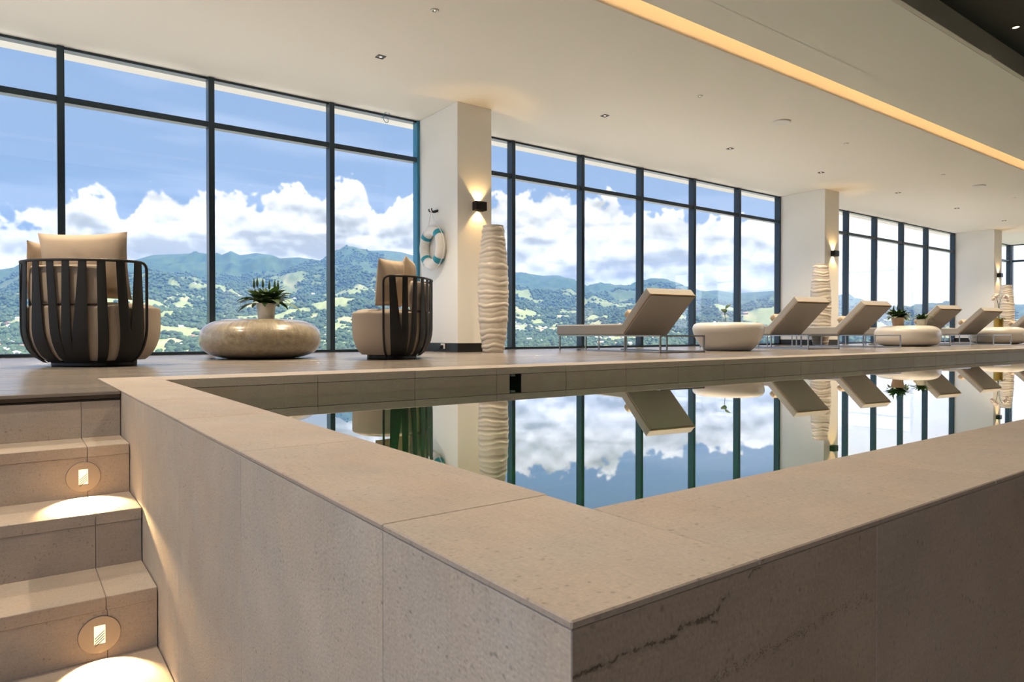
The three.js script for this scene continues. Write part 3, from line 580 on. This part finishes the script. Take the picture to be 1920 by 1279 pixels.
// ------------------------------------------------------------------ plants
function leafGeometry(L, W, bend, fold = 0.18) {
  return grid(4, 8, (u, v) => { const x = (u * 2 - 1), w = W / 2 * Math.pow(Math.sin(Math.PI * Math.pow(lerp(0.03, 0.99, v), 0.75)), 0.85), a = bend * v; return [x * w, L * Math.sin(a) / Math.max(0.001, bend) * 0 + L * v * Math.cos(a * 0.55) + Math.abs(x) * w * fold, L * v * Math.sin(a * 0.55)]; });
}
const leafA = leafGeometry(0.17, 0.075, 1.1), leafB = leafGeometry(0.14, 0.055, 0.6), leafC = leafGeometry(0.18, 0.09, 1.4);
function potGeometry(r0, r1, h) { return lathe([[0.001, 0], [r0 * 0.96, 0], [r0, 0.006], [r1 - 0.003, h - 0.008], [r1, h - 0.003], [r1 - 0.002, h], [r1 - 0.009, h], [r1 - 0.012, h - 0.02], [0.001, h - 0.02]], 40); }
function pottedPlant(name, label, at, pot, potMat, leaves, seed, spikes = 0, grow = 1, group) {
  const t = thing(name, label, 'plant', at, 0, group), rnd = seeded(seed), [r0, r1, h] = pot;
  mesh('pot', potGeometry(r0, r1, h), potMat, t);
  mesh('soil', new THREE.CylinderGeometry(r1 - 0.012, r1 - 0.012, 0.01, 24).translate(0, h - 0.016, 0), M.soil, t);
  for (let i = 0; i < leaves; i++) {
    const g = [leafA, leafB, leafC][i % 3], m = mesh('leaf', g, i % 4 === 3 ? M.leafLight : M.leaf, t), a = i * 2.4 + rnd() * 0.5, tilt = 0.02 + 0.75 * rnd() + (i % 6 === 2 ? 0.3 : 0), s = grow * (0.8 + 0.5 * rnd());
    m.position.set(Math.cos(a) * r1 * 0.4, h - 0.015, -Math.sin(a) * r1 * 0.4); m.rotation.order = 'YXZ'; m.rotation.set(tilt, a + Math.PI / 2, (rnd() - 0.5) * 0.3); m.scale.setScalar(s);
  }
  for (let i = 0; i < spikes; i++) {
    const a = i / spikes * tau + 0.4, x = Math.cos(a) * r1 * 1.25, z = Math.sin(a) * r1 * 0.6, H = 0.17 + 0.05 * rnd();
    const st = mesh('flower_spike', tube([V3(x * 0.3, h - 0.02, z * 0.3), V3(x * 0.8, h + H * 0.5, z * 0.8), V3(x, h + H * 0.8, z)], 0.0035, 6), M.leaf, t);
    mesh('bud', lathe([[0.001, 0], [0.010, 0.012], [0.013, 0.03], [0.010, 0.055], [0.004, 0.085], [0.001, 0.1]], 10).translate(x, h + H * 0.72, z), M.leaf, st);
  }
  return t;
}
{
  const p = pottedPlant('potted_plant', 'dark leafy plant in a pale pot on the grey pearly table', [2.03, 0.386, -6.84], [0.078, 0.095, 0.155], M.ceramic, 80, 9, 6, 1.15);
  const big = mesh('leaf', leafGeometry(0.30, 0.13, 1.1, 0.1), M.leafLight, p); big.position.set(0.05, 0.13, 0.03); big.rotation.order = 'YXZ'; big.rotation.set(1.15, 1.0, 0.2);
  for (const [a, l] of [[3.9, 0.26], [4.3, 0.24], [4.0, 0.2]]) { const m = mesh('leaf', leafGeometry(l, 0.07, 1.2, 0.1), M.leaf, p); m.position.set(-0.05, 0.14, 0); m.rotation.order = 'YXZ'; m.rotation.set(0.95 + l, a, 0); }
  pottedPlant('potted_plant', 'clay pot with a dense clump of green leaves on a white pebble table', [13.75, 0.401, -6.13], [0.09, 0.12, 0.15], M.clay, 70, 21, 3, 1.2);
  pottedPlant('potted_plant', 'pale clay pot with long yellow-green leaves on a white pebble table', [14.27, 0.401, -5.92], [0.08, 0.10, 0.12], M.ceramic, 30, 33, 0, 0.95);
  const b = thing('bud_vase', 'small clear glass bud vase with two leaves on the white bowl table', 'vase', [8.22, 0.401, -6.02]);
  mesh('vase_glass', lathe([[0.001, 0.001], [0.036, 0.001], [0.040, 0.01], [0.040, 0.07], [0.028, 0.10], [0.018, 0.12], [0.020, 0.15], [0.024, 0.155]], 28), M.glass, b);
  const stem = mesh('stem', tube([V3(0.01, 0.01, 0), V3(0, 0.12, 0), V3(0.03, 0.22, -0.01)], 0.004, 6), M.leaf, b);
  for (const [x, y, a, tl] of [[0.0, 0.14, -1.2, 0.7], [0.03, 0.20, 1.4, 0.55]]) { const m = mesh('leaf', leafGeometry(0.13, 0.085, 0.9), M.leaf, stem); m.position.set(x, y, 0); m.rotation.order = 'YXZ'; m.rotation.set(tl, a, 0); }
  const o = thing('orchid', 'white-flowered orchid in a brass pot on the farthest white table', 'plant', [18.45, 0.401, -6.0]);
  mesh('pot', potGeometry(0.095, 0.10, 0.20), M.brass, o);
  for (const s of [-1, 1]) {
    const st = mesh('stem', tube([V3(s * 0.02, 0.17, 0), V3(s * 0.06, 0.55, 0), V3(s * 0.25, 0.74, 0), V3(s * 0.44, 0.66, 0)], 0.006, 6), M.leaf, o);
    for (let i = 0; i < 5; i++) { const f = 0.25 + i * 0.18, x = s * lerp(0.12, 0.46, f), y = 0.66 + 0.1 * Math.sin(f * 3) - 0.05 * f; const fl = mesh('flower', merge([0, 1, 2, 3, 4].map((k) => leafGeometry(0.07, 0.055, 0.5, 0.05).rotateX(0.5).rotateZ(k * tau / 5))), M.petal, st); fl.position.set(x, y, 0.02); fl.rotation.set(0.3, 0.4 * i, i); }
  }
  for (let i = 0; i < 6; i++) { const m = mesh('leaf', leafC, M.leaf, o); m.position.set(0, 0.18, 0); m.rotation.order = 'YXZ'; m.rotation.set(0.9, i * 1.05, 0); }
}

// ------------------------------------------------------------------ tall ribbed vases
const vaseGeometry = (() => {
  const H = 1.62, prof = (f) => 0.132 + 0.066 * Math.pow(Math.sin(Math.PI * Math.pow(clamp(f, 0, 1), 0.9)), 0.85);
  const ridgeAtH = (y, a) => { const w = y + 0.012 * Math.sin(a * 2 + y * 5) + 0.008 * Math.sin(a * 3 - y * 11) + 0.004 * Math.sin(a * 7 + y * 23); const s = w / 0.062 + 0.35 * Math.sin(w * 9); const p = s - Math.floor(s); return Math.pow(Math.sin(Math.PI * p), 0.8) * (0.6 + 0.4 * Math.sin(Math.floor(s) * 2.3)); };
  const outer = grid(56, 200, (u, v) => { const y = v * H, a = -u * tau, r = prof(v) - 0.007 + 0.013 * ridgeAtH(y, a); return [Math.cos(a) * r, y, Math.sin(a) * r]; }, true);
  const inner = lathe([[0.001, H - 0.5], [0.11, H - 0.5], [0.125, H - 0.02], [0.128, H + 0.001], [0.134, H - 0.002]], 56);
  return merge([outer, inner, new THREE.CircleGeometry(0.13, 40).rotateX(Math.PI / 2).translate(0, 0.001, 0)]);
})();
[[4.98, -7.16, 'tall ribbed cream floor vase in front of the column with the lifebuoy'], [12.95, -7.24, 'tall ribbed cream floor vase at the middle column behind the loungers'], [22.7, -7.2, 'tall ribbed cream floor vase at the column by the glazed end wall']].forEach(([x, z, label], i) => {
  const t = thing('floor_vase', label, 'vase', [x, 0, z], i * 1.3, 'tall ribbed floor vases'); mesh('body', vaseGeometry, M.vase, t);
});

// ------------------------------------------------------------------ sun loungers
function lounger(label, at, turn) {
  // local frame: x to the right across the lounger, +z from the head towards the feet, origin under the head's left corner
  const t = thing('sun_lounger', label, 'sun lounger', at, turn, 'loungers in a row facing the windows');
  const W = 0.75, L = 2.3, H = 0.222, B = 0.018;
  for (const x of [B / 2, W - B / 2]) {
    const side = mesh('side_rail', bar(V3(x, H - B / 2, 0), V3(x, H - B / 2, L), B), M.steel, t);
    mesh('floor_rail', bar(V3(x, B / 2, 0), V3(x, B / 2, L * 0.74), B), M.steel, side);
    for (const z of [B / 2, 0.7, 1.58, L - 0.04]) mesh('leg', bar(V3(x, 0, z), V3(x, H - B, z), B), M.steel, t);
  }
  for (const z of [B / 2, 0.7, 1.58, L - 0.04]) mesh('cross_bar', bar(V3(B, H - B / 2, z), V3(W - B, H - B / 2, z), B), M.steel, t);
  mesh('head_floor_bar', bar(V3(B, B / 2, B / 2), V3(W - B, B / 2, B / 2), B), M.steel, t);
  const cushion = (w, h, d) => boxUV(roundedSlab(w, h, d, 0.022));
  const seat = mesh('seat_cushion', cushion(W + 0.02, 0.15, L - 0.68), M.sling, t); seat.position.set(W / 2, H + 0.076, 0.70 + (L - 0.68) / 2);
  const br = new THREE.Group(); br.name = 'backrest'; br.position.set(0, H + 0.002, 0.71); br.rotation.x = THREE.MathUtils.degToRad(43); t.add(br);
  const cu = mesh('back_cushion', cushion(W + 0.02, 0.115, 0.74), M.sling, br); cu.position.set(W / 2, 0.075, -0.37);
  const panel = mesh('back_panel', boxUV(chamferBox(W - 0.01, 0.016, 0.72, 0.004)), M.slingBack, br); panel.position.set(W / 2, 0.008, -0.365);
  const edge = mesh('warmTrim', merge([bar(V3(0, 0.016, -0.742), V3(W, 0.016, -0.742), 0.010), bar(V3(-0.008, 0.016, 0), V3(-0.008, 0.016, -0.742), 0.008), bar(V3(W + 0.008, 0.016, 0), V3(W + 0.008, 0.016, -0.742), 0.008)]), M.warmTrim, br);  // edge strip; warm light on the cushion end put into its colour
  return t;
}
function roundedSlab(w, h, d, r) {
  const s = new THREE.Shape(), x = w / 2 - r, y = h / 2 - r;
  s.absarc(x, y, r, 0, Math.PI / 2); s.absarc(-x, y, r, Math.PI / 2, Math.PI); s.absarc(-x, -y, r, Math.PI, Math.PI * 1.5); s.absarc(x, -y, r, Math.PI * 1.5, tau);
  return new THREE.ExtrudeGeometry(s, { depth: d - 2 * r, bevelEnabled: true, bevelThickness: r, bevelSize: r * 0.35, bevelOffset: -r * 0.35, bevelSegments: 3, curveSegments: 4 }).translate(0, 0, -(d / 2 - r));
}
{
  const dirX = 0.124, dirZ = -0.992, turn = Math.atan2(dirX, dirZ), A = [6.445, 0, -5.662];
  const spots = [[0, 'lounger standing alone between the ribbed vase and the bowl-shaped table'], [3.34, 'lounger just past the bowl-shaped white table'], [5.43, 'lounger beside the table with the two clay pots'], [8.47, 'lounger just past the table with the two clay pots'], [10.68, 'lounger beside the table with the orchid'], [13.72, 'lounger just past the table with the orchid']];
  for (const [dx, label] of spots) {
    // the frame is mirrored in x by the turn: its left corner seen from the pool is local x = W
    const ox = A[0] + dx + 0.75 * 0.992, oz = A[2] + 0.75 * 0.124;
    lounger('grey fabric ' + label, [ox, 0, oz], turn);
    const b = thing('neck_bolster', 'small round bolster on the ' + label, 'bolster', [ox, 0, oz], turn, 'bolsters on the loungers');
    const m = mesh('cover', boxUV(roundedSlab(0.70, 0.10, 0.10, 0.045)), M.pillow, b); m.position.set(0.375, 0.222 + 0.279, 0.698); m.rotation.x = 0.7;
    mesh('button', new THREE.CylinderGeometry(0.012, 0.012, 0.706, 12).rotateZ(Math.PI / 2), M.warmTrim, m);
  }
}

// ------------------------------------------------------------------ lifebuoy, sconces, ceiling fittings
{
  const X0 = 4.655, c = [X0 - 0.062, 1.405, -8.04], t = thing('lifebuoy', 'white lifebuoy with blue bands hanging on the side of the column', 'lifebuoy', c, Math.PI / 2);
  const R = 0.225, r = 0.066;
  mesh('ring_body', new THREE.TorusGeometry(R, r, 20, 64), M.ring, t);
  for (let i = 0; i < 4; i++) { const a = Math.PI / 4 + i * Math.PI / 2; mesh('band', new THREE.TorusGeometry(R, r + 0.004, 18, 8, 0.30).rotateZ(a - 0.15), M.ringBand, t); }
  for (let i = 0; i < 4; i++) { const a = Math.PI / 4 + i * Math.PI / 2, P = []; for (let k = 0; k <= 6; k++) { const b = a + k / 6 * Math.PI / 2, q = R + r + 0.004 + 0.016 * Math.sin(k / 6 * Math.PI); P.push(V3(Math.cos(b) * q, Math.sin(b) * q, 0)); } mesh('grab_rope', tube(P, 0.006, 6), M.ring, t); }
  mesh('hanging_cord', merge([tube([V3(-0.13, 0.24, 0), V3(0, 0.49, -0.02)], 0.004, 6), tube([V3(0.13, 0.24, 0), V3(0, 0.49, -0.02)], 0.004, 6)]), M.ring, t);
  const h = thing('wall_hook', 'black double hook above the lifebuoy', 'hook', [X0, 1.90, -8.05], Math.PI / 2);
  mesh('plate', chamferBox(0.12, 0.035, 0.012, 0.003).translate(0, 0, -0.006), M.black, h);
  for (const x of [-0.035, 0.035]) mesh('prong', tube([V3(x, 0.0, -0.01), V3(x, -0.012, -0.05), V3(x, -0.002, -0.085), V3(x, 0.03, -0.09)], 0.008, 8), M.black, h);
  const s = thing('wall_socket', 'black plug in a wall socket low on the column side', 'socket', [X0, 0.075, -7.86], Math.PI / 2);
  mesh('plate', chamferBox(0.10, 0.07, 0.012, 0.003).translate(0, 0, -0.006), M.plastic, s);
  mesh('plug', chamferBox(0.045, 0.05, 0.05, 0.008).translate(0, -0.01, -0.035), M.black, s);
  mesh('cable', tube([V3(0, -0.02, -0.055), V3(0.02, -0.06, -0.075), V3(0.10, -0.070, -0.09), V3(0.2, -0.070, -0.05)], 0.005, 6), M.black, s);
}
{
  const t = thing('cord_loop', 'thin teal cord looped over the window head beside the column', 'cord', [4.13, 3.20, -8.46]), P = [];
  for (let i = 0; i <= 20; i++) { const a = i / 20 * tau * 1.4; P.push(V3(0.045 * Math.cos(a) - 0.002 * i, 0.055 * Math.sin(a) - 0.004 * i, 0.012 * Math.sin(a * 0.5))); }
  mesh('cord', tube(P, 0.004, 6, false, 60), M.jamb, t);
}
function sconce(label, x, y) {
  const z = COL_Z, t = thing('wall_sconce', label, 'sconce', [x, y, z], 0, 'black up-and-down wall lights');
  const w = 0.165, h = 0.115, d = 0.10, k = 0.008;
  mesh('housing', merge([[w, h, k, 0, 0, d - k / 2], [w, h, k, 0, 0, k / 2], [k, h, d, -w / 2 + k / 2, 0, d / 2], [k, h, d, w / 2 - k / 2, 0, d / 2], [w, k, d, 0, 0, d / 2]].map(([a, b, c, px, py, pz]) => chamferBox(a, b, c, 0.0015).translate(px, py, pz))), M.black, t);
  for (const s of [-1, 1]) {
    mesh('lens', chamferBox(w - 0.05, 0.004, d - 0.04, 0.001).translate(0, s * 0.012, d / 2), M.glowWarm, t);
    const l = new THREE.SpotLight(new THREE.Color(1, 0.62, 0.24), 1.1, 0, 0.74, 0.25, 2); l.position.set(0, s * 0.02, d / 2); l.target.position.set(0, s * 1, d / 2 - 0.12); l.castShadow = true; l.shadow.radius = 0.8; t.add(l, l.target);
  }
}
sconce('black wall light on the column with the lifebuoy', 4.965, 1.914);
sconce('black wall light on the middle column', 13.88, 1.92);
sconce('black wall light on the column by the glazed end wall', 22.98, 1.93);

function downlight(x, z, where, y = CEIL, lit = 20) {
  const t = thing('square_downlight', 'small square black ceiling downlight ' + where, 'downlight', [x, y, z], 0, 'square ceiling downlights');
  const s = 0.085;
  mesh('trim', merge([[s, 0.006, 0.008, 0, s / 2], [s, 0.006, 0.008, 0, -s / 2], [0.008, 0.006, s, s / 2, 0], [0.008, 0.006, s, -s / 2, 0]].map(([a, b, c, px, pz]) => chamferBox(a, b, c, 0.001).translate(px, -0.003, pz))), M.black, t);
  mesh('baffle', chamferBox(s - 0.004, 0.003, s - 0.004, 0.0008).translate(0, -0.0015, 0), M.black, t);
  mesh('lamp_lens', new THREE.CylinderGeometry(0.014, 0.014, 0.002, 16).translate(0, -0.004, 0), M.glowSpot, t);
  if (lit) { const l = new THREE.SpotLight(new THREE.Color(1, 0.80, 0.56), lit, 0, 0.95, 0.7, 2); l.position.set(0, -0.02, 0); l.target.position.set(0, -3, 0); l.castShadow = true; l.shadow.radius = 1.2; t.add(l, l.target); }
  return t;
}
for (const [x, where] of [[0.4, 'over the armchair by the steps'], [3.24, 'over the armchair beside the lifebuoy'], [6.59, 'over the lounger beside the ribbed vase'], [9.39, 'just past the bowl-shaped white table'], [12.14, 'over the lounger beside the clay pots'], [15.2, 'over the lounger past the clay pots'], [18.2, 'over the table with the orchid'], [21.2, 'past the last lounger'], [24.4, 'by the glazed end wall']]) downlight(x, -6.79, where);
function spotlight(x, z, where) {  // small round fittings; their lamps are added to light chairs and tables
  const t = thing('round_fitting', 'small round white ceiling fitting with an added spotlight ' + where, 'spotlight', [x, CEIL, z], 0, 'round white ceiling fittings with added spotlights');
  mesh('trim', lathe([[0.020, -0.002], [0.022, -0.010], [0.030, -0.012], [0.038, -0.008], [0.040, 0.0], [0.020, 0.0]], 28), M.plastic, t);
  mesh('baffle', new THREE.CylinderGeometry(0.021, 0.021, 0.004, 20).translate(0, -0.003, 0), M.black, t);
  mesh('lamp_lens', new THREE.CylinderGeometry(0.008, 0.008, 0.003, 12).translate(0, -0.006, 0), M.glowSpot, t);
  const l = new THREE.SpotLight(new THREE.Color(1, 0.80, 0.55), 22, 0, 1.0, 0.6, 2); l.position.set(0, -0.02, 0); l.target.position.set(0, -3, 0); l.castShadow = true; l.shadow.radius = 1.2; t.add(l, l.target);
}
for (const [x, where] of [[-0.6, 'near the glazing beside the deck'], [3.18, 'in front of the armchair beside the lifebuoy'], [7.01, 'over the lounger beside the ribbed vase'], [10.6, 'over the lounger past the bowl-shaped table'], [14.15, 'over the table with the clay pots'], [17.8, 'over the lounger beside the orchid table'], [21.4, 'past the last lounger']]) spotlight(x, -5.52, where);
for (const [x, label] of [[8.785, 'flat round white ceiling speaker over the bowl-shaped table'], [15.8, 'flat round white ceiling speaker past the clay pots']]) {
  const t = thing('ceiling_speaker', label, 'speaker', [x, CEIL, -5.5], 0, 'round ceiling speakers');
  mesh('bezel', lathe([[0.001, 0], [0.115, 0], [0.118, -0.006], [0.112, -0.016], [0.100, -0.018], [0.098, -0.012], [0.001, -0.012]].reverse(), 48), M.plastic, t);
  mesh('grille', new THREE.CylinderGeometry(0.097, 0.097, 0.004, 48).translate(0, -0.014, 0), M.plastic, t);
}
// downlights in the dark recess: a single real one, the others added for brightness
for (const z of [-2.64, -1.0, 1.6]) for (const x of [-0.75, 2.4, 5.5, 8.53, 11.6, 14.7, 17.8, 21, 24]) {
  if (z > -2 && x > 12) continue;
  const t = thing('round_downlight', 'small round downlight in the dark ceiling recess, most of them added for brightness', 'downlight', [x, 3.466, z], 0, 'round downlights in the dark recess');
  mesh('trim', lathe([[0.030, 0.0], [0.048, 0], [0.048, -0.004], [0.034, -0.005], [0.030, -0.002]].reverse(), 32), M.black, t);
  mesh('lamp_lens', new THREE.CylinderGeometry(0.031, 0.031, 0.003, 24).translate(0, -0.002, 0), M.glowSpot, t);
  const l = new THREE.SpotLight(new THREE.Color(1, 0.81, 0.58), z < -2 ? (x < 0 ? 19 : 12) : z < 0 ? 9 : 3.2, 0, 0.84, 0.35, 2); l.position.set(0, -0.02, 0); l.target.position.set(0, -3, 0); l.castShadow = true; l.shadow.radius = 1.2; t.add(l, l.target);
}
// light strip lying in the ceiling slot
{
  const len = RIGHT - LEFT + 0.4, t = thing('cove_light', 'warm light strip hidden in the long ceiling slot', 'light', [(LEFT + RIGHT) / 2, CEIL + 0.05, -4.06]);
  mesh('channel', chamferBox(len, 0.02, 0.03, 0.003).translate(0, 0.01, 0.02), M.plastic, t);
  mesh('light_strip', chamferBox(len, 0.016, 0.006, 0.001).translate(0, 0.012, 0.001), M.glowCove, t);
  const l = new THREE.RectAreaLight(new THREE.Color(1, 0.58, 0.25), 27, len, 0.02); l.position.set(0, 0.02, -0.004); l.lookAt(V3((LEFT + RIGHT) / 2, CEIL + 0.22, -4.5)); l.rotation.set(0, 0, 0); l.rotation.x = 0.25; t.add(l);
}
// round lamps let into the risers; the unseen left pair is added for warm bounce
for (const [x, y, z, label] of [[0.219, -0.304, -3.046, 'round step lamp in the upper lit riser'], [0.214, -0.683, -2.426, 'round step lamp in the lower lit riser'], [0.214, -1.06, -1.806, 'round step lamp in the lowest riser'], [-1.45, -0.304, -3.046, 'added unseen step lamp for warm bounce in the upper lit riser'], [-1.45, -0.683, -2.426, 'added unseen step lamp for warm bounce in the lower lit riser']]) {
  const t = thing('step_light', label, 'step light', [x, y, z], 0, 'round step lights'), R = 0.055;
  const plate = new THREE.Shape(); plate.absarc(0, 0, R, 0, tau);
  const hole = new THREE.Path(); hole.moveTo(-0.0165, -0.03); hole.lineTo(-0.0165, 0.03); hole.lineTo(0.0165, 0.03); hole.lineTo(0.0165, -0.03); plate.holes.push(hole);
  mesh('gasket', new THREE.TorusGeometry(R + 0.0012, 0.0016, 8, 48).translate(0, 0, 0.001), M.black, t);
  mesh('face_plate', new THREE.ExtrudeGeometry(plate, { depth: 0.006, bevelEnabled: true, bevelSize: 0.0015, bevelThickness: 0.0015, bevelSegments: 2, curveSegments: 40 }), M.lampPlate, t);
  mesh('lamp_lens', chamferBox(0.036, 0.062, 0.003, 0.0008).translate(0, 0, 0.0015), M.glowStep, t);
  for (let i = 0; i < 4; i++) { const g = chamferBox(0.034, 0.0016, 0.004, 0.0005); g.rotateZ(0.7); const m = mesh('louvre', g, M.black, t); m.position.set(0, -0.024 + i * 0.008, 0.006); }
  const l = new THREE.SpotLight(new THREE.Color(1, 0.64, 0.28), 3.0, 0, 0.84, 0.1, 2); l.position.set(0, -0.004, 0.026); l.target.position.set(0, -1, 0.8); l.castShadow = true; l.shadow.radius = 0.6; t.add(l, l.target);
}

renderer.render(scene, camera);
